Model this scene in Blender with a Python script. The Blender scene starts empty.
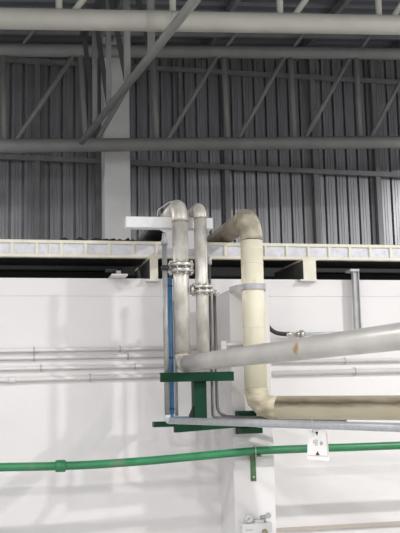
import bpy, bmesh, math, random
from mathutils import Vector as V, Matrix
random.seed(7)
S = bpy.context.scene
COL = S.collection

# ------------------------------------------------------------------ camera
F = 900.0                                   # focal length in pixels of a 400 x 533 frame
YAW, PITCH, ROLL = math.radians(12.4), math.radians(8.13), 0.022
CAM = V((0, 0, 1.6))
_f = V((math.sin(YAW)*math.cos(PITCH), math.cos(YAW)*math.cos(PITCH), math.sin(PITCH)))
_r = V((math.cos(YAW), -math.sin(YAW), 0))
_u = _r.cross(_f)
RT = _r*math.cos(ROLL) - _u*math.sin(ROLL)
UP = _u*math.cos(ROLL) + _r*math.sin(ROLL)
cd = bpy.data.cameras.new('camera'); cam = bpy.data.objects.new('camera', cd); COL.objects.link(cam)
m = Matrix((RT, UP, -_f)).transposed().to_4x4(); m.translation = CAM
cam.matrix_world = m
cd.sensor_fit = 'VERTICAL'; cd.sensor_height = 24.0; cd.lens = 24.0*F/533.0
cd.clip_end = 200
S.camera = cam

# ------------------------------------------------------------------ light
w = bpy.data.worlds.new('world'); S.world = w; w.use_nodes = True
w.node_tree.nodes['Background'].inputs[0].default_value = (0.95, 0.97, 1.0, 1)
w.node_tree.nodes['Background'].inputs[1].default_value = 0.43
def lamp(name, loc, power, size):           # high-bay lamps of the hall plus one added rear fill, facing down
    l = bpy.data.lights.new(name, 'AREA'); l.shape = 'DISK'; l.size = size; l.energy = power
    l.color = (1.0, 0.98, 0.965)
    o = bpy.data.objects.new(name, l); COL.objects.link(o); o.location = loc
    return o
for ly, row in ((2.2, ((-8.0, 190), (-1.0, 70), (6.1, 320), (13.2, 90))),
                (-3.6, ((-8.0, 240), (-1.2, 200), (5.9, 150), (13.0, 120))),
                (-10.0, ((-8.0, 200), (-1.2, 200), (5.9, 200), (13.0, 200))),
                (9.3, ((-3.8, 170), (7.6, 180)))):  # left rear lamp is added out of view to brighten far truss and wall
    for lx, pw in row: lamp('high_bay_or_fill_lamp', (lx, ly, 5.3 if ly < 5 else 5.0), pw, 0.26)
vs = S.view_settings
vs.view_transform = 'Standard'; vs.look = 'None'; vs.gamma = 1.0; vs.use_curve_mapping = False
vs.exposure = 0.46

# ------------------------------------------------------------------ measuring helpers
def ray(px, py): return _f + RT*((px-200)/F) + UP*((266.5-py)/F)
def P(px, py, Y):                           # point on the plane y = Y seen at a photo position
    d = ray(px, py); return CAM + d*((Y-CAM.y)/d.y)
def PZ(px, py, z): return CAM + ray(px, py)*z
def PX(n, Y, py=300): return P(n, py, Y).x

# ------------------------------------------------------------------ materials
def nd(nt, t, **kw):
    n = nt.nodes.new(t)
    for k, v in kw.items(): setattr(n, k, v)
    return n
def mat(name, col, rough=0.5, metal=0.0, col2=None, scale=6.0, detail=5.0, lo=0.35, hi=0.7, bump=0.0, bscale=60.0, spots=None, stretch=None):
    mt = bpy.data.materials.new(name); mt.use_nodes = True
    nt = mt.node_tree; b = nt.nodes['Principled BSDF']
    b.inputs['Roughness'].default_value = rough; b.inputs['Metallic'].default_value = metal
    b.inputs['Base Color'].default_value = (*col, 1)
    tc = nd(nt, 'ShaderNodeTexCoord'); vec = tc.outputs['Object']
    if stretch:
        mp = nd(nt, 'ShaderNodeMapping'); mp.inputs['Scale'].default_value = stretch
        nt.links.new(vec, mp.inputs['Vector']); vec = mp.outputs['Vector']
    out = None
    if col2:
        n = nd(nt, 'ShaderNodeTexNoise'); n.inputs['Scale'].default_value = scale; n.inputs['Detail'].default_value = detail
        nt.links.new(vec, n.inputs['Vector'])
        r = nd(nt, 'ShaderNodeValToRGB')
        r.color_ramp.elements[0].position = lo; r.color_ramp.elements[0].color = (*col, 1)
        r.color_ramp.elements[1].position = hi; r.color_ramp.elements[1].color = (*col2, 1)
        nt.links.new(n.outputs['Fac'], r.inputs['Fac']); out = r.outputs['Color']
    if spots:
        sc, th, sc_col = spots
        n2 = nd(nt, 'ShaderNodeTexNoise'); n2.inputs['Scale'].default_value = sc; n2.inputs['Detail'].default_value = 8
        nt.links.new(vec, n2.inputs['Vector'])
        r2 = nd(nt, 'ShaderNodeMapRange'); r2.inputs[1].default_value = th; r2.inputs[2].default_value = th+0.12
        nt.links.new(n2.outputs['Fac'], r2.inputs[0])
        mx = nd(nt, 'ShaderNodeMix', data_type='RGBA')
        nt.links.new(r2.outputs[0], mx.inputs[0])
        if out: nt.links.new(out, mx.inputs[6])
        else: mx.inputs[6].default_value = (*col, 1)
        mx.inputs[7].default_value = (*sc_col, 1); out = mx.outputs[2]
    if out: nt.links.new(out, b.inputs['Base Color'])
    if bump:
        n3 = nd(nt, 'ShaderNodeTexNoise'); n3.inputs['Scale'].default_value = bscale; n3.inputs['Detail'].default_value = 4
        nt.links.new(vec, n3.inputs['Vector'])
        bp = nd(nt, 'ShaderNodeBump'); bp.inputs['Strength'].default_value = bump; bp.inputs['Distance'].default_value = 0.01
        nt.links.new(n3.outputs['Fac'], bp.inputs['Height']); nt.links.new(bp.outputs['Normal'], b.inputs['Normal'])
    return mt
M = {}
M['white_wall'] = mat('white_wall', (0.80, 0.778, 0.778), 0.45, col2=(0.765, 0.742, 0.742), scale=1.2, bump=0.04, bscale=14)
M['white_paint'] = mat('white_paint', (0.80, 0.79, 0.80), 0.4, col2=(0.70, 0.69, 0.70), scale=9)
M['conduit_white'] = mat('conduit_white', (0.80, 0.78, 0.77), 0.35, col2=(0.72, 0.70, 0.69), scale=5)
M['cream'] = mat('cream_paint', (0.82, 0.785, 0.67), 0.5, col2=(0.75, 0.71, 0.58), scale=10)
M['tray_panel'] = mat('tray_panel', (0.74, 0.74, 0.79), 0.45, col2=(0.60, 0.60, 0.66), scale=24, spots=(40, 0.68, (0.40, 0.39, 0.40)))
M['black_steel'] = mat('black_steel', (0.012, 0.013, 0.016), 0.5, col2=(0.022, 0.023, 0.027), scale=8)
M['grey_steel'] = mat('grey_steel', (0.50, 0.50, 0.51), 0.45, 0.25, col2=(0.40, 0.40, 0.41), scale=12)
M['stainless'] = mat('stainless', (0.74, 0.71, 0.655), 0.47, 0.4, col2=(0.48, 0.45, 0.40), scale=16, bump=0.05, bscale=25, spots=(5, 0.66, (0.42, 0.36, 0.29)), stretch=(1, 1, 0.5))
M['stainless_run'] = mat('stainless_run', (0.74, 0.72, 0.69), 0.40, 0.35, col2=(0.60, 0.58, 0.555), scale=4, bump=0.04, bscale=20, spots=(6, 0.68, (0.50, 0.47, 0.43)))
M['flange_steel'] = mat('flange_steel', (0.66, 0.64, 0.61), 0.3, 0.75, col2=(0.46, 0.44, 0.41), scale=30)
M['bolt_steel'] = mat('bolt_steel', (0.56, 0.54, 0.51), 0.35, 0.8)
M['galvanised'] = mat('galvanised', (0.60, 0.625, 0.65), 0.45, 0.3, col2=(0.52, 0.545, 0.57), scale=26, detail=7)
M['dull_steel'] = mat('dull_steel', (0.36, 0.36, 0.36), 0.45, 0.4, col2=(0.27, 0.27, 0.27), scale=14)
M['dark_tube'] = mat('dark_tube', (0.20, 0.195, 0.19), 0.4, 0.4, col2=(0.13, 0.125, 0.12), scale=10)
M['lagging'] = mat('cream_lagging', (0.80, 0.755, 0.60), 0.6, col2=(0.73, 0.68, 0.51), scale=5, bump=0.12, bscale=30, spots=(7, 0.68, (0.60, 0.53, 0.36)))
M['lagging_dirty'] = mat('dirty_lagging', (0.17, 0.15, 0.12), 0.65, col2=(0.31, 0.275, 0.21), scale=5, bump=0.15, bscale=30, spots=(12, 0.62, (0.19, 0.165, 0.13)))
M['lagging_run'] = mat('dusty_lagging', (0.66, 0.60, 0.44), 0.65, col2=(0.32, 0.27, 0.19), scale=9, lo=0.40, hi=0.66, bump=0.15, bscale=30, stretch=(0.35, 1, 1.6))
M['lagging_mid'] = mat('mottled_lagging', (0.30, 0.27, 0.21), 0.65, col2=(0.60, 0.55, 0.42), scale=10, bump=0.15, bscale=30, spots=(14, 0.62, (0.25, 0.215, 0.16)))
M['blue'] = mat('blue_plastic', (0.065, 0.20, 0.38), 0.4, col2=(0.05, 0.15, 0.29), scale=10)
M['green_pipe'] = mat('green_plastic', (0.035, 0.25, 0.10), 0.38, col2=(0.04, 0.205, 0.09), scale=5, spots=(3.5, 0.62, (0.13, 0.22, 0.13)))
M['green_steel'] = mat('green_paint', (0.004, 0.048, 0.021), 0.5, col2=(0.003, 0.036, 0.016), scale=9)
M['green_steel'].node_tree.nodes['Principled BSDF'].inputs['Specular IOR Level'].default_value = 0.2
M['green_bracket'] = mat('green_bracket', (0.09, 0.20, 0.085), 0.45, col2=(0.07, 0.15, 0.065), scale=30)
M['truss_front'] = mat('truss_cream_paint', (0.50, 0.49, 0.44), 0.5, col2=(0.44, 0.43, 0.385), scale=4)
M['truss'] = mat('truss_grey_paint', (0.285, 0.283, 0.275), 0.5, col2=(0.24, 0.238, 0.232), scale=4)
M['truss_dark'] = mat('truss_dark_paint', (0.115, 0.115, 0.12), 0.55)
M['sheet'] = mat('steel_cladding', (0.38, 0.382, 0.40), 0.36, 0.45, col2=(0.28, 0.282, 0.298), scale=3, stretch=(6, 6, 0.5))
M['sheet_b'] = mat('steel_cladding_dull', (0.34, 0.342, 0.355), 0.40, 0.45, col2=(0.245, 0.247, 0.258), scale=3, stretch=(6, 6, 0.5))
M['girt'] = mat('girt_paint', (0.24, 0.24, 0.245), 0.5, col2=(0.19, 0.19, 0.195), scale=6)
M['roof'] = mat('roof_sheet', (0.16, 0.165, 0.185), 0.45, 0.2, col2=(0.13, 0.135, 0.15), scale=2)
M['concrete_col'] = mat('painted_concrete', (0.84, 0.835, 0.825), 0.7, col2=(0.75, 0.745, 0.735), scale=3, bump=0.1, bscale=12)
M['floor'] = mat('concrete_floor', (0.50, 0.495, 0.48), 0.5, col2=(0.42, 0.415, 0.40), scale=1.5)
M['room_roof'] = mat('dusty_roof_panel', (0.25, 0.25, 0.25), 0.7, col2=(0.19, 0.19, 0.19), scale=2)
M['black_rubber'] = mat('black_rubber', (0.018, 0.018, 0.02), 0.5)
M['paper'] = mat('paper_tag', (0.78, 0.77, 0.76), 0.6)
M['ink'] = mat('ink', (0.03, 0.03, 0.035), 0.6)
M['grey_ink'] = mat('faded_ink', (0.16, 0.16, 0.165), 0.6)
M['red_ink'] = mat('red_ink', (0.55, 0.38, 0.37), 0.6)
M['dial'] = mat('dial_face', (0.62, 0.61, 0.62), 0.3)
M['sill'] = mat('beige_sill', (0.50, 0.44, 0.39), 0.55)
M['weld'] = mat('weld_scale', (0.40, 0.33, 0.25), 0.45, 0.5, col2=(0.25, 0.21, 0.17), scale=30)

# ------------------------------------------------------------------ mesh helpers
class MB:
    def __init__(s): s.v = []; s.f = []; s.sm = []
    def add(s, vs_, fs, smooth):
        o = len(s.v); s.v += [tuple(p) for p in vs_]
        for f in fs: s.f.append([o+i for i in f]); s.sm.append(smooth)
        return s
    def box(s, lo, hi):
        x0, y0, z0 = lo; x1, y1, z1 = hi
        p = [(x0,y0,z0),(x1,y0,z0),(x1,y1,z0),(x0,y1,z0),(x0,y0,z1),(x1,y0,z1),(x1,y1,z1),(x0,y1,z1)]
        return s.add(p, [(0,3,2,1),(4,5,6,7),(0,1,5,4),(1,2,6,5),(2,3,7,6),(3,0,4,7)], False)
    def hexa(s, p):      # eight corners, bottom ring then top ring
        return s.add(p, [(0,3,2,1),(4,5,6,7),(0,1,5,4),(1,2,6,5),(2,3,7,6),(3,0,4,7)], False)
    def bar(s, a, b, wd, ht, up=V((0,0,1))):
        a = V(a); b = V(b); d = (b-a).normalized(); sd = d.cross(up)
        if sd.length < 1e-4: sd = d.cross(V((0,1,0)))
        sd.normalize(); u = sd.cross(d)
        q = [(-wd/2,-ht/2),(wd/2,-ht/2),(wd/2,ht/2),(-wd/2,ht/2)]
        p = [a+sd*x+u*y for x, y in q] + [b+sd*x+u*y for x, y in q]
        return s.add(p, [(0,1,2,3),(7,6,5,4),(0,4,5,1),(1,5,6,2),(2,6,7,3),(3,7,4,0)], False)
    def tube(s, path, r, n=20, caps=True, inner=None):
        path = [V(p) for p in path]; k = len(path)
        rs = r if isinstance(r, (list, tuple)) else [r]*k
        tg = []
        for i in range(k):
            a = path[i]-path[i-1] if i else path[1]-path[0]
            b = path[i+1]-path[i] if i < k-1 else a
            t = (a.normalized()+b.normalized()); tg.append(t.normalized())
        ref = V((0,0,1)) if abs(tg[0].z) < 0.9 else V((0,1,0))
        nrm = (ref - tg[0]*ref.dot(tg[0])).normalized()
        pts = []
        for i in range(k):
            if i:
                q = tg[i-1].rotation_difference(tg[i]); nrm = q @ nrm
                nrm = (nrm - tg[i]*nrm.dot(tg[i])).normalized()
            bn = tg[i].cross(nrm)
            for j in range(n):
                a = 2*math.pi*j/n
                pts.append(path[i] + (nrm*math.cos(a)+bn*math.sin(a))*rs[i])
        fs = [(i*n+j, i*n+(j+1)%n, (i+1)*n+(j+1)%n, (i+1)*n+j) for i in range(k-1) for j in range(n)]
        s.add(pts, fs, True)
        if caps:
            o = len(s.v)-len(pts)
            s.f.append([o+j for j in range(n)][::-1]); s.sm.append(False)
            s.f.append([o+(k-1)*n+j for j in range(n)]); s.sm.append(False)
        return s
    def cyl(s, a, b, r, n=16):
        return s.tube([a, b], r, n)
    def prism(s, poly, d):   # planar polygon (list of points) pushed by vector d
        poly = [V(p) for p in poly]; d = V(d); n = len(poly)
        p = poly + [q+d for q in poly]
        return s.add(p, [tuple(range(n))[::-1], tuple(range(n, 2*n))] + [(i, (i+1)%n, n+(i+1)%n, n+i) for i in range(n)], False)
    def mesh(s, name, bevel=0.0):
        me = bpy.data.meshes.new(name); me.from_pydata(s.v, [], s.f)
        bm = bmesh.new(); bm.from_mesh(me)
        for f, sm in zip(bm.faces, s.sm): f.smooth = sm
        bmesh.ops.recalc_face_normals(bm, faces=bm.faces)
        if bevel: bmesh.ops.bevel(bm, geom=[e for e in bm.edges], offset=bevel, segments=1, affect='EDGES')
        bm.to_mesh(me); bm.free(); return me
    def build(s, name, m_, parent=None, bevel=0.0):
        me = s.mesh(name, bevel); me.materials.append(M[m_])
        return link(name, me, parent)
def link(name, me, parent=None):
    o = bpy.data.objects.new(name, me); COL.objects.link(o)
    if parent is not None: o.parent = parent
    return o
def share(o, parent=None, loc=None):
    c = o.copy(); COL.objects.link(c)
    if parent is not None: c.parent = parent
    if loc is not None: c.location = loc
    return c
def empty(name):
    o = bpy.data.objects.new(name, None); COL.objects.link(o); o.empty_display_size = 0.1; return o
def tag(o, label=None, cat=None, group=None, kind=None):
    if label: o['label'] = label
    if cat: o['category'] = cat
    if group: o['group'] = group
    if kind: o['kind'] = kind
    return o
def fillet(pts, rad, steps=8):
    pts = [V(p) for p in pts]; out = [pts[0]]
    for i in range(1, len(pts)-1):
        r = rad[i-1] if isinstance(rad, (list, tuple)) else rad
        a, b, c = pts[i-1], pts[i], pts[i+1]
        d1 = (a-b).normalized(); d2 = (c-b).normalized()
        ang = d1.angle(d2); t = min(r/math.tan(ang/2), 0.49*(a-b).length if i > 1 else (a-b).length*0.95, (c-b).length*0.9)
        r = t*math.tan(ang/2)
        cen = b + (d1+d2).normalized()*(r/math.sin(ang/2))
        p0 = b+d1*t; p1 = b+d2*t
        v0 = p0-cen; v1 = p1-cen; tot = v0.angle(v1); ax = v0.cross(v1).normalized()
        for k in range(steps+1):
            out.append(cen + Matrix.Rotation(tot*k/steps, 3, ax) @ v0)
    out.append(pts[-1]); return out

def along(name, a, b, r, m_, parent, n=36):   # tube with its own frame: local x runs along it, local z is its top side
    a = V(a); b = V(b); d = (b-a).normalized(); sd = V((0, 0, 1)).cross(d).normalized(); u_ = d.cross(sd)
    o = MB().tube([(0, 0, 0), ((b-a).length, 0, 0)], r, n).build(name, m_, parent)
    mm = Matrix((d, sd, u_)).transposed().to_4x4(); mm.translation = a; o.matrix_world = mm
    return o
def add_streak(mt, axis, centre, width, col, wob=0.02, nscale=(2, 8, 8)):   # colour streak with a noisy edge lying along a pipe
    nt = mt.node_tree; b = nt.nodes['Principled BSDF']; src = b.inputs['Base Color'].links[0].from_socket
    tc = nd(nt, 'ShaderNodeTexCoord'); sp = nd(nt, 'ShaderNodeSeparateXYZ'); nt.links.new(tc.outputs['Object'], sp.inputs[0])
    mp = nd(nt, 'ShaderNodeMapping'); mp.inputs['Scale'].default_value = nscale; nt.links.new(tc.outputs['Object'], mp.inputs[0])
    n = nd(nt, 'ShaderNodeTexNoise'); n.inputs['Scale'].default_value = 3; n.inputs['Detail'].default_value = 6; nt.links.new(mp.outputs[0], n.inputs['Vector'])
    ma = nd(nt, 'ShaderNodeMath', operation='MULTIPLY_ADD'); nt.links.new(n.outputs['Fac'], ma.inputs[0]); ma.inputs[1].default_value = wob; nt.links.new(sp.outputs[axis], ma.inputs[2])
    sb = nd(nt, 'ShaderNodeMath', operation='SUBTRACT'); nt.links.new(ma.outputs[0], sb.inputs[0]); sb.inputs[1].default_value = centre+wob*0.5
    ab = nd(nt, 'ShaderNodeMath', operation='ABSOLUTE'); nt.links.new(sb.outputs[0], ab.inputs[0])
    mr = nd(nt, 'ShaderNodeMapRange'); mr.inputs[1].default_value = 0; mr.inputs[2].default_value = width; mr.inputs[3].default_value = 0.9; mr.inputs[4].default_value = 0; nt.links.new(ab.outputs[0], mr.inputs[0])
    mx = nd(nt, 'ShaderNodeMix', data_type='RGBA'); nt.links.new(mr.outputs[0], mx.inputs[0]); nt.links.new(src, mx.inputs[6]); mx.inputs[7].default_value = (*col, 1)
    nt.links.new(mx.outputs[2], b.inputs['Base Color'])
def add_blot(mt, centre, rad, col, sc=(1, 1, 1)):   # one rust blot at a place on the thing
    nt = mt.node_tree; b = nt.nodes['Principled BSDF']; src = b.inputs['Base Color'].links[0].from_socket
    tc = nd(nt, 'ShaderNodeTexCoord'); n = nd(nt, 'ShaderNodeTexNoise'); n.inputs['Scale'].default_value = 45; nt.links.new(tc.outputs['Object'], n.inputs['Vector'])
    ds = nd(nt, 'ShaderNodeVectorMath', operation='DISTANCE'); nt.links.new(tc.outputs['Object'], ds.inputs[0]); ds.inputs[1].default_value = centre
    ma = nd(nt, 'ShaderNodeMath', operation='MULTIPLY_ADD'); nt.links.new(n.outputs['Fac'], ma.inputs[0]); ma.inputs[1].default_value = rad*1.6; nt.links.new(ds.outputs['Value'], ma.inputs[2])
    mr = nd(nt, 'ShaderNodeMapRange'); mr.inputs[1].default_value = rad*1.2; mr.inputs[2].default_value = rad*2.0; mr.inputs[3].default_value = 1; mr.inputs[4].default_value = 0; nt.links.new(ma.outputs[0], mr.inputs[0])
    mx = nd(nt, 'ShaderNodeMix', data_type='RGBA'); nt.links.new(mr.outputs[0], mx.inputs[0]); nt.links.new(src, mx.inputs[6]); mx.inputs[7].default_value = (*col, 1)
    nt.links.new(mx.outputs[2], b.inputs['Base Color'])
M['lagging_streak'] = mat('streaked_lagging', (0.86, 0.79, 0.61), 0.65, col2=(0.70, 0.62, 0.45), scale=4, bump=0.15, bscale=30, stretch=(0.35, 1, 1))
add_streak(M['lagging_streak'], 2, 0.036, 0.036, (0.13, 0.10, 0.06), 0.045)  # dark brown band along the upper part of the run
# ------------------------------------------------------------------ the setting
WY = 7.0                                    # front face of the white room
wall_top = P(200, 279, WY).z
fl = MB().box((-14, -12, -0.1), (18, 13.5, 0)).build('floor', 'floor'); tag(fl, 'grey concrete hall floor', 'floor', kind='structure')
seam_z = P(80, 296, WY).z
wf = MB().box((-6, WY, 0), (13, WY+0.12, seam_z-0.0012)).build('wall_front', 'white_wall')
tag(wf, 'white painted wall of the inner room behind the pipes', 'wall', kind='structure')
MB().box((-6, WY-0.003, seam_z), (13, WY+0.12, wall_top)).build('top_panel', 'white_wall', wf)
rr = MB().box((-6, WY+0.12, wall_top-0.1), (13, 11.85, wall_top-0.02)).build('ceiling_room', 'room_roof')
tag(rr, 'dusty grey roof deck of the inner room', 'roof', kind='structure')
# sill at the right foot of the wall
a = P(275, 528.5, WY-0.03); 
sl = MB().box((PX(275, WY, 528), WY-0.022, a.z-0.030), (13, WY, a.z)).build('trim_1', 'sill'); tag(sl, 'narrow beige ledge low on the white wall', 'trim', kind='structure')
# pilaster
PYF = 6.56
pl0, pl1 = P(231.5, 380, PYF).x, P(271.5, 380, PYF).x
ptop = P(238, 289.5, PYF).z
pil = MB().box((pl0, PYF, 0), (pl1, WY, ptop)).build('wall_pilaster', 'white_wall', bevel=0.004)
tag(pil, 'white boxed pilaster standing out from the wall', 'pilaster', kind='structure')

# rear wall of corrugated sheets
RY = 12.0
rear = MB().box((-6, RY+0.12, 0), (13, RY+0.15, 8)).build('wall_rear', 'sheet_b'); tag(rear, 'grey corrugated steel rear wall of the hall', 'wall', kind='structure')
def sheet_mesh(nr=6, pitch=0.171):
    mb = MB(); prof = []
    for i in range(nr):
        x = i*pitch
        prof += [(x, 0), (x+0.036, 0), (x+0.040, -0.006), (x+0.050, -0.006), (x+0.054, 0), (x+0.076, 0), (x+0.080, -0.006), (x+0.090, -0.006), (x+0.094, 0),
                 (x+0.136, 0), (x+0.140, 0.06), (x+0.166, 0.06)]
    prof.append((nr*pitch, 0))
    vs_ = [(x, y, z) for z in (0, 5.2) for x, y in prof]; n = len(prof)
    mb.add(vs_, [(i, i+1, n+i+1, n+i) for i in range(n-1)], False)
    return mb.mesh('cladding_sheet')
shm = sheet_mesh(); shm.materials.append(M['sheet']); shm2 = shm.copy(); shm2.materials[0] = M['sheet_b']
for i in range(13):
    o = link('cladding_sheet', shm if i % 3 else shm2, rear); o.location = (-2.826+i*1.026, RY+(0.0 if i % 2 else 0.004), 2.4)
def girt(pts, h, y0=RY-0.10):
    p = [P(x, y, y0) for x, y in pts]
    mb = MB(); mb.bar(p[0], p[-1], 0.06, h); mb.bar(p[0]+V((0, 0.03, h/2)), p[-1]+V((0, 0.03, h/2)), 0.10, 0.008)
    return mb.build('girt', 'girt', rear)
girt([(-260, 144.8), (700, 189.1)], 0.065)
girt([(-260, 44.5), (700, 99.8)], 0.06)
for x, y in ((37, 190), (98, 190), (226, 150), (316, 190), (378, 190), (181.5, 180), (440, 190), (502, 190), (563, 190), (623, 190), (-27, 190), (-92, 190)):
    c = P(x, y, RY-0.06)
    hw = 0.035 if x != 181.5 else 0.022
    MB().box((c.x-hw, RY-0.1, 2.4), (c.x+hw, RY-0.02, 7)).build('wall_stud', 'girt', rear)
# concrete column
c0, c1 = P(104.5, 150, 11.35), P(130, 150, 11.35)
cc = MB().box((c0.x, 11.35, 0), (c1.x, 11.75, 8)).build('wall_column', 'concrete_col', bevel=0.01); tag(cc, 'pale painted concrete column against the corrugated wall', 'column', kind='structure')

# roof : ribbed sheeting rising slightly to the right, on purlins
MY = 10.9                                   # plane of the far truss
q0, q1 = P(0, 50, MY), P(400, 53.5, MY)
slope = (q1.z-q0.z)/(q1.x-q0.x)
def roof_z(x): return q0.z + slope*(x-q0.x) + 0.42
rm = MB(); prof = []
y = 3.0
while y < 12.2:
    prof += [(y, 0), (y+0.10, 0), (y+0.12, 0.045), (y+0.20, 0.045), (y+0.22, 0)]; y += 0.24
n = len(prof)
rm.add([(x, yy, roof_z(x)+zz) for x in (-7, 14) for yy, zz in prof], [(i, i+1, n+i+1, n+i) for i in range(n-1)], False)
rf = rm.build('ceiling', 'roof'); tag(rf, 'ribbed steel roof sheeting of the hall', 'roof', kind='structure')
for x in (-2.6, -0.6, 1.35, 2.75, 4.15, 5.55, 6.95, 8.35, 9.75):
    MB().bar((x, 3.0, roof_z(x)-0.06), (x, 12.0, roof_z(x)-0.06), 0.06, 0.11).build('purlin', 'girt', rf)

# ------------------------------------------------------------------ trusses
def tube_part(name, a, b, r, m_, parent, n=14): return MB().cyl(a, b, r, n).build(name, m_, parent)
# far truss
t = empty('roof_truss'); t.location = (0, 0, 0)
tag(t, 'grey tubular roof truss spanning in front of the corrugated wall', 'truss')
bot = lambda x: P(x, 146-4.0*x/400, MY)
top = lambda x: P(x, 50+3.8*x/400, MY)
tube_part('bottom_chord', bot(-260), bot(800), 0.083, 'truss', t, 20)
tube_part('top_chord', top(-260), top(800), 0.080, 'truss', t, 20)
posts = [-245, -157, -73, 4.8, 86, 157, 228, 294.5, 360.5, 425, 488, 550, 610, 669, 727, 783]
tops_ = [-248, -159, -74, 3.0, 80, 152, 223, 290, 355.5, 418, 480, 541, 600, 658, 715, 770]
for a, b in zip(posts, tops_):
    pb = bot(a); pt = top(b)
    tube_part('post', pb, pt, 0.034, 'truss', t)
for i in range(len(posts)-1):
    a = bot(posts[i]+8); b = top(tops_[i+1]-3.5)
    tube_part('diagonal', a, b, 0.030, 'truss', t)
for x in (28, 100, 232, 299, 367):          # short braces from top chord up to the purlins
    a = top(x-6); MB().bar(a+V((0, 0, 0.06)), a+V((0.18, -0.05, 0.30)), 0.03, 0.03).build('purlin_brace', 'truss', t)
a, b = top(-260), top(800)
MB().bar(a+V((0, 0.05, 0.26)), b+V((0, 0.05, 0.26)), 0.05, 0.07).build('eaves_purlin', 'girt', t)

# near truss
FY = 6.95
t2 = empty('roof_truss'); tag(t2, 'cream tubular roof truss with the thick bright bottom chord', 'truss')
fb = lambda x: P(x, 18.5+6.6*x/400, FY)
tube_part('bottom_chord', fb(-330), fb(800), 0.084, 'truss_front', t2, 28)
upz = 1.25
for x in (-308, -182, -60, 59, 173, 280.5, 379.5, 476, 570, 660, 746):
    a = fb(x); tube_part('post', a, a+V((0, 0, upz)), 0.028, 'truss_front', t2)
    d = fb(x+9); tube_part('diagonal', d, d+V((0.86, 0, upz)), 0.027, 'truss_front', t2)
a = fb(-330); b = fb(800)
tube_part('top_chord', a+V((0, 0, upz)), b+V((0, 0, upz)), 0.06, 'truss_front', t2)
g0 = fb(159); MB().cyl(fb(145), fb(171), 0.0862, 28).build('splice_sleeve', 'truss_front', t2)

# truss running from the far truss towards the camera
t3 = empty('cross_truss'); tag(t3, 'grey cross truss with a sloping lower tube joining both roof trusses', 'truss')
A0, A1 = (83.5, 140), (197, -3); iz0, iz1 = 1/10.75, 1/6.35
def ch(tt): return PZ(A0[0]+(A1[0]-A0[0])*tt, A0[1]+(A1[1]-A0[1])*tt, 1/(iz0+(iz1-iz0)*tt))
e0, e1 = ch(0.0), ch(2.6)
tube_part('bottom_chord', ch(-0.015), e1, 0.037, 'truss', t3, 18)
up3 = V((0, 0, 1.45))
tube_part('top_chord', e0+up3*0.9, e1+up3, 0.05, 'truss_dark', t3, 14)
pp = []
for x in (84, 95, 109, 127.5, 151.5):
    tt = (x-A0[0])/(A1[0]-A0[0]); pp.append(ch(max(tt, 0.0)))
pp.append(ch(1.02))
for k, p in enumerate(pp):
    if 0 < k < 5: tube_part('post', p, p+up3*0.97, 0.029 if k < 3 else 0.033, 'truss', t3)
for k in range(4):
    a = pp[k]+up3*0.93; b = pp[k+1]
    MB().bar(b, a, 0.012, 0.055, up=V((1, 0, 0))).build('diagonal', 'truss_dark', t3)

# ------------------------------------------------------------------ cable tray and its supports
TY = 7.0
tz0, tz1 = P(200, 258.6, TY).z, P(200, 242.0, TY).z
tr = empty('cable_tray'); tag(tr, 'long cream ladder cable tray with pale panels between its ribs', 'cable tray')
X0, X1 = PX(-260, TY), PX(800, TY)
rail_h = 0.026
MB().box((X0, TY, tz1-rail_h), (X1, TY+0.045, tz1)).build('top_rail', 'cream', tr, 0.003)
MB().box((X0, TY, tz0), (X1, TY+0.06, tz0+rail_h)).build('bottom_rail', 'cream', tr, 0.003)
MB().box((X0, TY+0.06, tz0+0.002), (X1, TY+0.46, tz0+0.012)).build('tray_floor', 'black_steel', tr)  # floor and rear rail coloured black to put in the shade under the tray
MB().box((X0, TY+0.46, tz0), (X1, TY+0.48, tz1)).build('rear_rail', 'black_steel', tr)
ribx = [-254, -226, -198, -171, -144, -117, -91, -65, -39, -13, 12, 37, 61.5, 86, 109.5, 133.3, 157, 180.2, 203, 225.7, 246.5, 266, 287.3, 308.8, 329.5, 350.2, 370.6, 391, 411, 431] + [451+19.6*k-0.12*k*k for k in range(19)]
xs = [P(x, 250, TY).x for x in ribx]
rib0 = MB().box((-0.0105, 0, 0), (0.0105, 0.03, tz1-tz0-2*rail_h)).build('rib', 'cream', tr)
for i, x in enumerate(xs):
    o = rib0 if i == 0 else share(rib0, tr)
    o.location = (x, TY+0.001, tz0+rail_h)
pan0 = None
allx = [X0] + xs + [X1]
for i in range(len(allx)-1):
    a, b = allx[i]+0.010, allx[i+1]-0.010
    MB().box((a, TY+0.016, tz0+rail_h), (b, TY+0.022, tz1-rail_h)).build('panel', 'tray_panel', tr)
x = P(50, 250, TY).x
MB().box((x-0.006, TY+0.004, tz0+rail_h), (x+0.006, TY+0.016, tz1-rail_h)).build('patch_strip', 'cream', tr)
# black cables lying in the tray
for k, (xa, xb, dz) in enumerate(((60, 128, 0.022), (90, 150, 0.016))):
    pts = []
    for j in range(15):
        u = j/14; p = P(xa+(xb-xa)*u, 240, TY+0.2)
        pts.append(V((p.x, TY+0.16+0.06*k+0.02*math.sin(j*1.3), tz1+0.006+0.03*k*0.4+dz*1.6*(0.5+0.5*math.sin(j*1.9+k)))))
    o = MB().tube(pts, 0.013, 10).build('tray_cable', 'black_rubber')
    tag(o, ['black cable rising above the tray rail, running to the concrete column', 'black cable rising above the tray rail beside the white pipe support'][k], 'cable')
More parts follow.
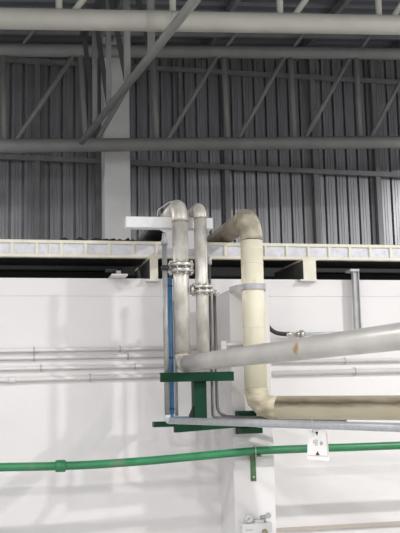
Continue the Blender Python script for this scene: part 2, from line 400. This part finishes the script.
# black beam under the tray; its web also paints the shaded gap black
by = 7.80
bzm = P(60, 269.8, by-0.05).z; bzt = P(60, 258, by).z; bzb = wall_top-0.02
bs = empty('support_beam'); tag(bs, 'black steel channel beam between the cable tray and the white wall', 'beam')
xe = PX(800, by)
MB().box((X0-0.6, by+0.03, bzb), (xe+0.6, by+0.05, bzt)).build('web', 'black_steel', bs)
MB().box((X0-0.6, by-0.05, bzm-0.006), (PX(118, by), by+0.03, bzm+0.004)).build('mid_flange', 'black_steel', bs)
MB().box((PX(316, by), by-0.05, bzm-0.010), (xe+0.6, by+0.03, bzm)).build('mid_flange', 'black_steel', bs)
MB().box((X0-0.6, by-0.06, bzt), (xe+0.6, by+0.05, bzt+0.014)).build('top_flange', 'black_steel', bs)
b0 = None
for px in (57, 81, 84):
    c = P(px, 265.5, by+0.03); MB().cyl(c, c+V((0, -0.008, 0)), 0.008, 8).build('bolt_head', 'grey_steel', bs)

def stub(px0, px1, label, ln=0.80):
    o = empty('tray_support'); tag(o, label, 'support', 'supports of the cable tray')
    Y = 6.93; a = P(px0, 268, Y).x; b = P(px1, 268, Y).x
    z1 = tz0-0.002; z0 = wall_top+0.004
    ze_ = P(px0, 279.3, Y).z
    MB().box((a, Y, ze_), (b, Y+0.012, z1)).build('end_plate', 'cream', o)
    MB().box((a-0.012, Y-0.004, z1-0.014), (b+0.012, Y+ln, z1-0.001)).build('top_flange', 'cream', o)
    MB().box((a, Y+0.012, z0), (a+0.012, Y+ln, z1-0.014)).build('web', 'dark_tube', o)  # cream steel webs, coloured dark to stand in for shade
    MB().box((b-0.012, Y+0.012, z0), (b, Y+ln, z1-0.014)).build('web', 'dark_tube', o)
    MB().box((a-0.03, Y-0.004, ze_-0.012), (b+0.012, WY-0.006, ze_)).build('base_plate', 'conduit_white', o)
    return o
stub(303.5, 316, 'boxed cream tray support standing right of the cream lagged pipe')
stub(150, 158, 'narrow cream tray support left of the thin capped pipe')
o = empty('tray_support'); tag(o, 'small grey steel stool ending the black beam under the tray', 'support', 'supports of the cable tray')
Y = 6.86; a = P(114, 273, Y).x; b = P(121, 273, Y).x; zz = P(118, 269, Y).z
MB().box((a+0.02, Y, wall_top+0.014), (b, Y+0.10, zz)).build('stem', 'grey_steel', o)
MB().box((a-0.06, Y, zz-0.012), (b, Y+0.12, zz)).build('cap_plate', 'black_steel', o)
MB().box((a-0.02, Y-0.02, wall_top+0.002), (b+0.05, Y+0.3, wall_top+0.016)).build('base_plate', 'conduit_white', o)

# white goal-post support of the silver pipes
wb = empty('pipe_support'); tag(wb, 'white steel crossbar support carrying the silver pipes over the tray', 'support')
Y = 6.50
a = P(126, 217, Y); b = P(213, 227.5, Y)
cz1, cz0 = P(170, 217, Y).z, P(170, 228, Y).z
MB().box((a.x, Y, cz0), (b.x, Y+0.09, cz1)).build('crossbar', 'white_paint', wb, 0.004)
c = P(165.5, 240, Y+0.03).x; d = P(194, 240, Y+0.03).x
MB().box((c, Y+0.03, tz0+0.0), (d, Y+0.05, cz0)).build('post_plate', 'white_paint', wb)
for px_ in (180.5, 201): 
    xx = P(px_, 217, Y).x; MB().box((xx-0.03, Y+0.01, cz1), (xx+0.03, Y+0.08, cz1+0.008)).build('saddle', 'white_paint', wb)
for xx in (d-0.06, d-0.012): MB().box((xx, Y+0.05, tz0+0.03), (xx+0.012, TY-0.002, tz0+0.13)).build('arm', 'white_paint', wb)
MB().prism([(c, Y+0.03, cz0), (c, Y+0.03, cz0-0.03), (c-0.05, Y+0.03, cz0)], (0, 0.02, 0)).build('gusset', 'white_paint', wb)

# ------------------------------------------------------------------ silver pipes
def ring(mb, c, axis, r0, h, n=24):
    c = V(c); axis = V(axis).normalized(); mb.tube([c-axis*h/2, c+axis*h/2], r0, n)
def flange_pair(c, r, h, parent, nb=8, bolt_r=0.010, stick=0.018):
    for s_, nm in ((1, 'flange'), (-1, 'flange')):
        mb = MB(); z = c.z + s_*(h*0.30)
        mb.tube([(c.x, c.y, z-h*0.20), (c.x, c.y, z-h*0.16), (c.x, c.y, z+h*0.16), (c.x, c.y, z+h*0.20)], [r*0.96, r, r, r*0.96], 28)
        mb.build(nm, 'flange_steel', parent)
    MB().tube([(c.x, c.y, c.z-h*0.1), (c.x, c.y, c.z+h*0.1)], r*0.86, 24).build('gasket', 'dark_tube', parent)
    bm_ = MB(); bm_.tube([(0, 0, -h/2-stick), (0, 0, h/2+stick)], bolt_r*0.62, 8)
    for s_ in (-1, 1): bm_.tube([(0, 0, s_*(h/2)), (0, 0, s_*(h/2+stick*0.75))], bolt_r, 6)
    b0 = None
    for k in range(nb):
        a_ = 2*math.pi*(k+0.35)/nb
        L = (c.x+math.cos(a_)*r*0.84, c.y+math.sin(a_)*r*0.84, c.z)
        if b0 is None: b0 = bm_.build('bolt', 'bolt_steel', parent); b0.location = L
        else: share(b0, parent, L)

SY = 6.40
# pipe with the run towards the camera
p1 = empty('steel_pipe'); tag(p1, 'thicker silver steel pipe with an elbow above and a long rust-spotted run', 'pipe', None)
ax = P(181.3, 290, SY)
r1 = 0.0585
zt = P(178, 204.5, SY).z
R1 = 0.13
zb = P(182, 364, SY).z
back = fillet([(ax.x, 10.4, zt), (ax.x, SY, zt), (ax.x, SY, zt-0.4)], R1, 10)
elb_lo = zt-R1
MB().tube(back[1:-1], r1*1.03, 28).build('elbow', 'stainless', p1)
MB().cyl((back[1].x, 7.15, back[1].z), back[1], r1, 28).build('roof_run', 'stainless', p1)
MB().cyl((back[1].x, 7.12, back[1].z), (back[1].x, 10.4, back[1].z), r1*1.22, 28).build('insulation', 'black_rubber', p1)
vb = zb+0.075
MB().cyl((ax.x, SY, elb_lo), (ax.x, SY, vb), r1, 28).build('riser', 'stainless', p1)
mb = MB(); ring(mb, (ax.x, SY, elb_lo), (0, 0, 1), r1*1.05, 0.010, 28); mb.build('weld_seam', 'weld', p1)
mb = MB(); ring(mb, (ax.x, SY, vb), (0, 0, 1), r1*1.05, 0.012, 28); mb.build('weld_seam', 'weld', p1)
z0_ = (V((ax.x, SY, zb))-CAM).dot(_f)
run_b = PZ(470, 327.5, z0_/(1+ (29/17-1)*(470-183)/215))
run_a = V((ax.x, SY, zb))
dirr = (run_b-run_a).normalized(); run_b = run_a + dirr*((1.0-SY)/dirr.y)
low = fillet([(ax.x, SY, vb), run_a, run_a+dirr*0.12], 0.075, 8)
MB().tube(low, r1*1.03, 28).build('elbow', 'stainless', p1)
along('long_run', low[-1], run_b, r1, 'stainless_run', p1)
mb = MB(); ring(mb, low[-1], dirr, r1*1.04, 0.010, 28); mb.build('weld_seam', 'weld', p1)
lr = [c for c in p1.children if c.name.startswith('long_run')][0]
v_ = run_b-run_a; bt = min((k*0.005 for k in range(700)), key=lambda k: abs(200+F*((run_a+dirr*k-CAM).dot(RT))/((run_a+dirr*k-CAM).dot(_f))-305.5))
add_blot(M['stainless_run'], (bt-(low[-1]-run_a).length, -r1*0.95 if lr.matrix_world.col[1].y > 0 else r1*0.95, 0.0), 0.030, (0.52, 0.30, 0.10))
fl1 = V((ax.x, SY, P(181, 268, SY).z)); flange_pair(fl1, 0.096, 0.070, p1, 8, 0.013, 0.018)
# thinner silver pipe
p2 = empty('steel_pipe'); tag(p2, 'thinner silver steel pipe with bolted flange between the two bigger pipes', 'pipe', None)
ax2 = P(201.5, 280, SY); r2 = 0.046
zt2 = P(198, 207.3, SY).z; R2 = 0.085
# keep the second one standing on the long run of the first
tt = (ax2.x-run_a.x)/dirr.x; foot = run_a+dirr*tt
ax2.y = SY
back = fillet([(ax2.x, 10.4, zt2), (ax2.x, SY, zt2), (ax2.x, SY, zt2-0.4)], R2, 10)
MB().tube(back[1:-1], r2*1.03, 24).build('elbow', 'stainless', p2)
MB().cyl((back[1].x, 7.15, back[1].z), back[1], r2, 24).build('roof_run', 'stainless', p2)
MB().cyl((back[1].x, 7.12, back[1].z), (back[1].x, 10.4, back[1].z), r2*1.22, 24).build('insulation', 'black_rubber', p2)
MB().cyl((ax2.x, SY, zt2-R2), (ax2.x, SY, foot.z), r2, 24).build('riser', 'stainless', p2)
mb = MB(); ring(mb, (ax2.x, SY, zt2-R2), (0, 0, 1), r2*1.06, 0.008, 24); mb.build('weld_seam', 'weld', p2)
flange_pair(V((ax2.x+0.004, SY, P(203, 289.5, SY).z)), 0.080, 0.058, p2, 8, 0.012, 0.015)
c = P(192.2, 290, SY-0.03); mb = MB(); mb.cyl(c+V((-0.012, 0, 0)), c+V((0.006, 0, 0)), 0.036, 12); mb.cyl(c, c+V((0.05, 0, 0)), 0.011, 8); mb.build('side_nut', 'bolt_steel', p2)
# thin wire above the first elbow
wpts = [P(157.3, 218, 6.7), P(158, 210, 6.7), P(162, 207.2, 6.7), P(168, 203.0, 6.7), P(173, 201.0, 6.66)]
o = MB().tube(fillet(wpts, 0.03, 4), 0.003, 6).build('tie_wire', 'conduit_white'); tag(o, 'thin pale wire looped over the silver pipe elbow', 'wire')

# ------------------------------------------------------------------ cream lagged pipe
lp = empty('lagged_pipe'); tag(lp, 'thick cream insulated pipe with a dirty brown elbow and streaked lower run', 'pipe')
LY = 6.40
axl = P(253.2, 300, LY); rl = 0.083
ztl = P(246, 215.8, LY).z; zbl = P(256, 407.5, LY).z
RL = 0.19
back = fillet([(axl.x, 10.2, ztl), (axl.x, LY, ztl), (axl.x, LY, ztl-0.5)], RL, 8)
ze = back[-2].z
MB().cyl(back[0], back[1], rl*0.97, 28).build('roof_run', 'lagging_dirty', lp)
MB().tube(back[1:-1], rl*1.02, 28).build('top_elbow', 'lagging_mid', lp)
zlow = zbl+0.14
MB().cyl((axl.x, LY, ze), (axl.x, LY, zlow), rl, 32).build('riser', 'lagging', lp)
ra = V((axl.x, LY, zbl)); z0l = (ra-CAM).dot(_f)
rb = PZ(470, 408, z0l/1.13)
dl = (rb-ra).normalized(); rb = ra + dl*6.0
low = fillet([(axl.x, LY, zlow), ra, ra+dl*0.18], 0.12, 3)
MB().tube(low, rl*1.015, 28).build('lower_elbow', 'lagging_run', lp)
along('lower_run', low[-1], rb, rl, 'lagging_streak', lp)
for py in (249, 263.5, 327):
    z = P(253, py, LY).z; mb = MB(); ring(mb, (axl.x, LY, z), (0, 0, 1), rl*1.012, 0.012, 28); mb.build('wrap_seam', 'lagging', lp)
# flat steel clamp around it
cl = empty('pipe_clamp'); tag(cl, 'grey flat steel clamp holding the cream lagged pipe to the pilaster', 'clamp')
zc = P(253, 287, LY).z - 0.003
rc = rl+0.008
arc = [(axl.x+rc*math.cos(math.radians(a_)), LY+rc*math.sin(math.radians(a_))) for a_ in range(170, 371, 10)]
def strip(pts, h, t_):
    mb = MB()
    for i in range(len(pts)-1):
        a_, b_ = V((*pts[i], zc)), V((*pts[i+1], zc)); mb.bar(a_, b_, t_, h)
    return mb
strip(arc, 0.042, 0.007).build('band', 'grey_steel', cl)
strip([(axl.x-rc, LY), (axl.x-rc-0.02, LY+0.02), (pl0+0.005, PYF-0.004)], 0.042, 0.008).build('strap', 'grey_steel', cl)
MB().box((axl.x+rc-0.004, LY+0.0, zc-0.030), (axl.x+rc+0.008, PYF, zc+0.030)).build('ear', 'grey_steel', cl)

# ------------------------------------------------------------------ thin capped pipe with galvanised run, blue hose, dark conduits
gp = empty('galvanised_pipe'); tag(gp, 'thin galvanised pipe turning from a riser into a long low run', 'pipe')
GY = 6.36
axg = P(165.8, 330, GY); rg = 0.0185
zg = P(167, 420.5, GY).z
zgt = P(164, 241, GY).z
ga = V((axg.x, GY, zg)); zz0 = (ga-CAM).dot(_f)
gb = PZ(470, 429.5, zz0/(1+0.36*(470-167)/233))
dg = (gb-ga).normalized(); gb = ga + dg*4.6
MB().cyl((axg.x, GY, zgt), (axg.x, GY, zg+0.03), rg, 16).build('riser', 'dull_steel', gp)
MB().tube(fillet([(axg.x, GY, zg+0.04), ga, ga+dg*0.05], 0.028, 5), rg*1.35, 16).build('elbow', 'galvanised', gp)
MB().cyl(ga+dg*0.03, gb, rg*1.30, 20).build('long_run', 'galvanised', gp)
mb = MB(); mb.tube([(axg.x, GY, zgt-0.03), (axg.x, GY, zgt-0.0), (axg.x, GY, zgt+0.02), (axg.x, GY, zgt+0.055), (axg.x, GY, zgt+0.065)], [rg*1.3, rg*1.3, rg*0.95, rg*0.9, rg*0.4], 16)
mb.build('vent_cap', 'dull_steel', gp)
zc_ = P(165, 268, GY).z
mb = MB(); ring(mb, (axg.x, GY, zc_), (0, 0, 1), rg*1.5, 0.035, 16); mb.box((axg.x, GY-0.01, zc_-0.012), (axg.x+0.03, GY+0.01, zc_+0.012)); mb.build('clamp', 'black_rubber', gp)

bp_ = empty('blue_pipe'); tag(bp_, 'blue plastic pipe running down beside the thin galvanised riser', 'pipe')
BY = 6.42
axb = P(170.8, 340, BY)
zb1 = P(170, 277.5, BY).z; zb0 = P(171, 414, BY).z
MB().cyl((axb.x, BY, zb1), (axb.x, BY, zb0), 0.0175, 14).build('hose', 'blue', bp_)
MB().tube(fillet([(axb.x, BY, zb0), (axb.x, BY, zb0-0.03), (axb.x+0.13, BY-0.0, zb0-0.034)], 0.025, 5), 0.013, 12).build('foot_bend', 'blue', bp_)
for py in (286, 358, 409):
    z = P(170, py, BY).z; mb = MB(); ring(mb, (axb.x, BY, z), (0, 0, 1), 0.020, 0.008, 14); mb.build('tie', 'black_rubber', bp_)
tp = P(175.4, 350, BY+0.075)
o = MB().cyl((tp.x, BY+0.075, P(175, 300, BY).z), (tp.x, BY+0.075, P(175, 416, BY).z), 0.013, 12).build('drop_conduit', 'grey_steel'); tag(o, 'slim grey conduit tucked between blue pipe and silver pipe', 'conduit')

for k, (px, top_y, rad, rr_, hy) in enumerate(((211.2, 262, 0.03, 0.0105, 417.8), (215.8, 292, 0.09, 0.0125, 416.6))):
    Yc = 6.47 + 0.05*k if k == 0 else 6.52
    b_ = P(px, 350, Yc); hz = P(px, hy, Yc).z
    tz_ = P(px, top_y, Yc).z
    ea = V((b_.x, Yc, hz)); eb = V((PX(345, Yc-0.17, 420), Yc-0.20, P(345, 420.2, Yc-0.20).z))
    c_ = empty('dark_conduit')
    MB().tube(fillet([(b_.x, Yc, tz_), ea, eb], rad, 8), rr_, 12).build('tube', 'dark_tube', c_)
    if k == 0:
        tag(c_, 'dark thin conduit with capped top beside the thinner silver pipe', 'conduit')
        MB().tube([(b_.x, Yc, tz_-0.02), (b_.x, Yc, tz_+0.03), (b_.x, Yc, tz_+0.04)], [0.02, 0.02, 0.014], 12).build('cap', 'grey_steel', c_)
        mb = MB(); mb.cyl((b_.x, Yc, P(px, 293, Yc).z), (b_.x+0.07, Yc, P(px, 293, Yc).z), 0.008, 8); mb.cyl((b_.x+0.045, Yc, P(px, 296, Yc).z), (b_.x+0.045, Yc, P(px, 290, Yc).z), 0.012, 8)
        mb.build('side_nipple', 'grey_steel', c_)
    else: tag(c_, 'dark thin conduit with a wide bend hugging the pilaster', 'conduit')

# ------------------------------------------------------------------ green steel stand
gs = empty('green_stand'); tag(gs, 'dark green steel stand carrying the silver pipe elbow', 'stand')
Y = 6.40
gt = run_a.z - r1*1.03 - 0.002
x0, x1 = P(160.3, 380, Y-0.10).x, P(234, 380, Y-0.10).x; xm = axb.x+0.022
gh = 0.066
MB().box((x0, Y-0.10, gt-gh), (x1, Y-0.092, gt)).build('beam_web', 'green_steel', gs)
MB().box((x0, Y-0.092, gt-0.008), (xm, Y-0.062, gt)).build('beam_flange', 'green_steel', gs)
MB().box((xm, Y-0.092, gt-0.008), (x1, Y+0.055, gt)).build('beam_flange', 'green_steel', gs)
for px in (177, 198, 206, 218, 229):
    c = P(px, 376, Y-0.03).x; MB().cyl((c, Y-0.03, gt), (c, Y-0.03, gt+0.008), 0.008, 6).build('bolt', 'bolt_steel', gs)
gz0 = P(200, 424, Y).z
px0, px1 = P(194.3, 400, Y-0.05).x, P(206.8, 400, Y-0.05).x
MB().box((px0, Y-0.05, gz0), (px1, Y+0.05, gt-gh)).build('post', 'green_steel', gs, 0.002)
MB().box((px0, Y-0.092, gt-gh), (px1, Y+0.03, gt-0.008)).build('post_head', 'green_steel', gs)
MB().prism([(px0, Y-0.02, gz0+0.02), (px0-0.035, Y-0.02, gz0+0.06), (px0, Y-0.02, gz0+0.14)], (0, 0.015, 0)).build('gusset', 'black_steel', gs)
ba, bb = P(155, 424, Y-0.05), P(178.5, 424, Y-0.05)
MB().box((ba.x, Y-0.008, P(165, 427.2, Y-0.05).z), (bb.x, Y+0.07, P(165, 421.8, Y-0.05).z)).build('side_arm', 'green_steel', gs)
qa, qb = P(175, 428, Y-0.02), P(243, 428, Y-0.02)
zt_, zb_ = gz0, P(178, 432.5, Y-0.02).z
MB().prism([(qa.x, Y-0.02, zt_), (qa.x, Y-0.02, zb_), (qa.x+0.03, Y-0.02, zb_), (qb.x, Y-0.02, zt_-0.03), (qb.x, Y-0.02, zt_)], (0, 0.06, 0)).build('base_beam', 'green_steel', gs)
ka, kb = P(241, 425, Y), P(262.5, 425, Y)
MB().box((ka.x, Y+0.09, P(250, 415.0, Y).z), (kb.x, PYF, P(250, 411.0, Y).z)).build('wall_bracket', 'green_steel', gs)
MB().box((ka.x, Y, P(250, 433.5, Y).z), (kb.x, PYF, P(250, 428.2, Y).z)).build('wall_bracket', 'green_steel', gs)
MB().box((ka.x, PYF-0.012, P(250, 433.5, PYF).z), (kb.x, PYF, P(250, 411.8, PYF).z)).build('wall_plate', 'green_steel', gs)

# ------------------------------------------------------------------ green pipe
gr = empty('green_pipe'); tag(gr, 'bright green plastic pipe running low across the wall', 'pipe')
KY = 6.47
key = [(-260, 472.5), (-60, 468.6), (0, 467.2), (60, 466), (100, 464.2), (150, 460.6), (200, 456), (255, 451), (300, 448.9), (350, 447.2), (400, 445.4), (470, 443), (800, 431.5)]
pts = [P(x, y_, KY) for x, y_ in key]
def smooth(pts, n=6):
    out = []
    for i in range(len(pts)-1):
        p0 = pts[max(i-1, 0)]; p1_, p2_ = pts[i], pts[i+1]; p3 = pts[min(i+2, len(pts)-1)]
        for k in range(n):
            u = k/n
            out.append(0.5*((2*p1_)+(p2_-p0)*u+(2*p0-5*p1_+4*p2_-p3)*u*u+(3*p1_-p0-3*p2_+p3)*u**3))
    out.append(pts[-1]); return out
MB().tube(smooth(pts), 0.0295, 18).build('tube', 'green_pipe', gr)
c = P(60.5, 466, KY); d = (P(80, 465.2, KY)-P(40, 466.4, KY)).normalized()
mb = MB(); mb.tube([c-d*0.036, c-d*0.030, c+d*0.030, c+d*0.036], [0.037, 0.042, 0.042, 0.037], 20); mb.build('coupling', 'green_pipe', gr)
gk = empty('pipe_bracket'); tag(gk, 'small green angle bracket fixing the green pipe to the pilaster', 'bracket')
c = P(254.5, 451, KY)
a, b = P(250.3, 465, PYF).x, P(255.6, 465, PYF).x
zt_, zb_ = P(253, 455, PYF).z, P(253, 481, PYF).z
MB().box((a, PYF-0.008, zb_), (b, PYF, zt_)).build('leg', 'green_bracket', gk)
MB().box((a, KY-0.03, c.z-0.040), (b+0.015, PYF-0.008, c.z-0.031)).build('shelf', 'green_bracket', gk)
MB().box((a, KY+0.0, c.z-0.075), (a+0.006, PYF-0.008, c.z-0.040)).build('web', 'green_bracket', gk)
ub = [(c.x, c.y+0.0355*math.cos(t_), c.z+0.0355*math.sin(t_)) for t_ in [math.pi*k/10 for k in range(11)]]
MB().tube([(c.x, c.y+0.0355, c.z-0.055)]+ub+[(c.x, c.y-0.0355, c.z-0.055)], 0.0045, 8).build('u_bolt', 'bolt_steel', gk)
for zz_ in (0.03,): 
    p = V(((a+b)/2, PYF-0.008, zb_+zz_)); MB().cyl(p, p+V((0, -0.008, 0)), 0.009, 6).build('bolt', 'bolt_steel', gk)

# ------------------------------------------------------------------ white conduits on the wall
CY = WY-0.026
def conduit(pts, label, r=0.0145, coup=(), clips=()):
    e = empty('white_conduit'); tag(e, label, 'conduit', 'white conduits on the wall')
    path = [P(x, y_, CY) for x, y_ in pts]
    MB().tube(path, r, 12).build('tube', 'conduit_white', e)
    def on(x):
        for (xa, ya), (xb, yb) in zip(pts, pts[1:]):
            if xa <= x <= xb: return P(x, ya+(yb-ya)*(x-xa)/(xb-xa), CY)
    d = (path[1]-path[0]).normalized()
    for x in coup:
        q = on(x); MB().cyl(q-d*0.03, q+d*0.03, r*1.3, 12).build('coupling', 'conduit_white', e)
    for x in clips:
        q = on(x); MB().tube([q+V((0, 0.02, r*1.6)), q+V((0, -r*0.6, r*1.25)), q+V((0, -r*1.2, 0)), q+V((0, -r*0.6, -r*1.25)), q+V((0, 0.02, -r*1.6))], 0.004, 6).build('clip', 'grey_steel', e)
    return e
conduit([(-260, 354.8), (215, 347.2)], 'topmost of four white conduits running to the pilaster', coup=(), clips=(34, 120))
conduit([(-260, 362.5), (215, 354.6)], 'second highest of four white conduits running to the pilaster', clips=(34, 128))
conduit([(-260, 373.9), (215, 364.6)], 'third highest of four white conduits running to the pilaster', clips=(41, 135))
conduit([(-260, 387.1), (215, 374)], 'lowest of four white conduits running to the pilaster', 0.018, coup=(12,), clips=(90,))
conduit([(272, 361.8), (800, 353.3)], 'higher white conduit right of the cream lagged pipe', clips=(345,))
conduit([(272, 373.2), (800, 361.5)], 'lower white conduit right of the cream lagged pipe', 0.019, clips=(355,))
# pair wrapped on the pilaster flank
e = empty('white_conduit'); tag(e, 'short white conduit pair strapped across the pilaster', 'conduit')
for py in (345, 351):
    a, b = P(219.5, py, PYF-0.02), P(246, py-1.5, PYF-0.02)
    MB().cyl(a, b, 0.014, 12).build('tube', 'conduit_white', e)
a = P(223, 348, PYF-0.02); MB().box((a.x-0.02, PYF-0.05, a.z-0.05), (a.x+0.02, PYF, a.z+0.05)).build('saddle', 'conduit_white', e)

# ------------------------------------------------------------------ right wall fittings
ch_ = empty('strut_channel'); tag(ch_, 'grey upright strut channel hanging from the black beam', 'channel')
Y = 6.90
a, b = P(354.6, 300, Y).x, P(360.4, 300, Y).x
za, zb2 = P(357, 270, Y).z, P(357, 329, Y).z
MB().box((a, Y, zb2), (a+0.006, Y+0.05, za)).build('side', 'grey_steel', ch_)
MB().box((b-0.006, Y, zb2), (b, Y+0.05, za)).build('side', 'grey_steel', ch_)
MB().box((a+0.006, Y+0.02, zb2), (b-0.006, Y+0.026, za)).build('back', 'grey_steel', ch_)
MB().box((a-0.025, Y-0.006, za-0.012), (b, Y+0.12, za+0.008)).build('cap', 'grey_steel', ch_)
MB().box((b, Y+0.005, zb2), (b+0.01, Y+0.02, zb2+0.05)).build('clip', 'bolt_steel', ch_)

fh = empty('flexible_conduit'); tag(fh, 'black flexible hose joined to a thin conduit by a silver gland', 'conduit')
Y = 6.93
hp = [P(264, 318, Y), P(269.5, 328, Y), P(277, 333, Y), P(288, 334.3, Y)]
MB().tube(smooth(hp), 0.017, 12).build('hose', 'black_rubber', fh)
MB().tube([P(286, 334.2, Y), P(290, 334.3, Y), P(291, 334.3, Y), P(297, 334.4, Y)], [0.021, 0.021, 0.016, 0.016], 12).build('gland', 'flange_steel', fh)
MB().tube([P(297, 334.4, Y), P(299, 334.3, Y)], 0.024, 12).build('nut', 'flange_steel', fh)
MB().tube([P(300, 334.3, Y), P(303.5, 334.2, Y)], 0.036, 8).build('lock_nut', 'flange_steel', fh)
MB().tube([P(299, 334.3, Y), P(356, 332.6, Y)], 0.013, 12).build('tube', 'galvanised', fh)

# hanging tag on the galvanised run
tt = (PZ(318, 424, 5.2)-ga).dot(dg)
s_ = 0.5; best = None
for k in range(400):
    q = ga+dg*(k*0.01); v = q-CAM; px = 200+F*v.dot(RT)/v.dot(_f)
    if best is None or abs(px-317.5) < best[0]: best = (abs(px-317.5), q)
q = best[1]; z_ = (q-CAM).dot(_f); u = z_/F
hx = V((math.cos(math.radians(10)), -math.sin(math.radians(10)), 0)); hn = V((hx.y, -hx.x, 0)).normalized()
if hn.dot(CAM-q) < 0: hn = -hn
front = q.copy(); dn = V((0, 0, -1))
tgp = empty('paper_tag'); tag(tgp, 'white folded paper tag hanging from the galvanised pipe run', 'tag')
def tpnt(x, y_, off=0): return front + hx*(x*u) + dn*(y_*u) + hn*off
poly = [tpnt(-9.4, 4.0, -0.002), tpnt(9.8, 4.6, -0.002), tpnt(11, 35.5, 0.004), tpnt(-11.2, 33.5, 0.004)]
MB().prism(poly, -hn*0.0015).build('sheet', 'paper', tgp)
wl = MB().tube([tpnt(-5, 7, 0.003), tpnt(-5, 3.6, 0.027)]+[q + (hn*math.cos(t_)+V((0,0,1))*math.sin(t_))*(rg*1.3+0.006) - hx*5*u for t_ in [math.pi*k/10 for k in range(11)]], 0.002, 6).build('tie', 'bolt_steel', tgp)
def mark(pts, m_, nm='mark'): 
    # the sheet leans outwards a little; follow it
    P3 = [tpnt(x, y_, -0.002+0.006*(y_-5.5)/29+0.0006) for x, y_ in pts]
    MB().prism(P3, hn*0.0004).build(nm, m_, tgp)
mark([(-2.2, 6.5), (1.2, 6.8), (-0.4, 10.8)], 'ink'); mark([(-0.6, 25.5), (-2.6, 29.4), (1.4, 29.8)], 'ink')
mark([(-10.4, 29.2), (9.8, 30.6), (9.8, 31.2), (-10.4, 29.8)], 'red_ink', 'red_line')
mark([(9.2, 8), (9.7, 8), (10.1, 30), (9.6, 30)], 'red_ink', 'red_line')
def stroke(x0, y0, x1, y1, t_=0.5):
    if abs(x1-x0) > abs(y1-y0): mark([(x0, y0-t_/2), (x1, y1-t_/2), (x1, y1+t_/2), (x0, y0+t_/2)], 'grey_ink', 'lettering')
    else: mark([(x0-t_/2, y0), (x0+t_/2, y0), (x1+t_/2, y1), (x1-t_/2, y1)], 'grey_ink', 'lettering')
for s4 in ((-4, 14.5, -4, 18.5), (-2.6, 14.8, -2.6, 19.5), (-0.6, 14.6, -0.6, 19.8), (-2.6, 14.8, -0.6, 14.6), (-2.6, 19.5, -0.6, 19.8), (-2.6, 17.1, -0.6, 17.2),
           (2.0, 18.2, 4.6, 18.2), (3.2, 15.6, 3.2, 20.6), (4.6, 16.6, 4.6, 19.6)): stroke(*s4)

# valve box with gauge at the foot of the pilaster
vb_ = empty('valve_box'); tag(vb_, 'white box with gauge and valve on the pilaster foot', 'valve box')
Y = PYF-0.10
a, b = P(242.5, 530, Y).x, P(272.5, 530, Y).x; zt_ = P(255, 523.3, Y).z
MB().box((a, Y, zt_-0.30), (b, PYF, zt_)).build('box', 'white_paint', vb_, 0.004)
MB().box((a+0.10, Y+0.02, zt_), (a+0.17, Y+0.07, zt_+0.02)).build('raised_pad', 'white_paint', vb_)
g = P(249, 518.6, Y); gn = V((-0.25, -1, 0.1)).normalized()
gg = MB().tube([g-gn*0.02, g+gn*0.012, g+gn*0.016], [0.031, 0.033, 0.028], 20).build('gauge', 'bolt_steel', vb_)
MB().tube([g+gn*0.0162, g+gn*0.018], 0.026, 20).build('dial', 'dial', gg)
MB().bar(g+gn*0.0185+V((-0.012, 0, -0.012)), g+gn*0.0185+V((0.010, 0, 0.012)), 0.003, 0.003).build('needle', 'ink', gg)
MB().tube(fillet([g-gn*0.01, g-gn*0.01+V((-0.035, 0, -0.03)), V((a+0.006, Y+0.04, zt_-0.03))], 0.02, 4), 0.011, 10).build('gauge_stem', 'bolt_steel', vb_)
v = P(265.5, 518.5, Y)
mb = MB(); mb.cyl((v.x, Y+0.03, zt_), (v.x, Y+0.03, zt_+0.05), 0.013, 12); mb.cyl((v.x-0.028, Y+0.03, zt_+0.034), (v.x+0.034, Y+0.03, zt_+0.042), 0.015, 12); mb.build('valve', 'grey_steel', vb_)
mb = MB(); mb.cyl((v.x+0.012, Y+0.03, zt_+0.045), (v.x+0.012, Y-0.03, zt_+0.055), 0.007, 8); mb.cyl((v.x+0.012, Y-0.030, zt_+0.055), (v.x+0.012, Y-0.038, zt_+0.055), 0.022, 12); mb.build('valve_knob', 'bolt_steel', vb_)
k = P(264.5, 531.5, Y); MB().cyl(k, k+V((0, -0.03, 0)), 0.018, 12).build('outlet', 'weld', vb_)
k = P(250, 530, Y); MB().box((k.x-0.03, Y-0.002, k.z-0.003), (k.x+0.02, Y, k.z+0.003)).build('name_strip', 'grey_steel', vb_)
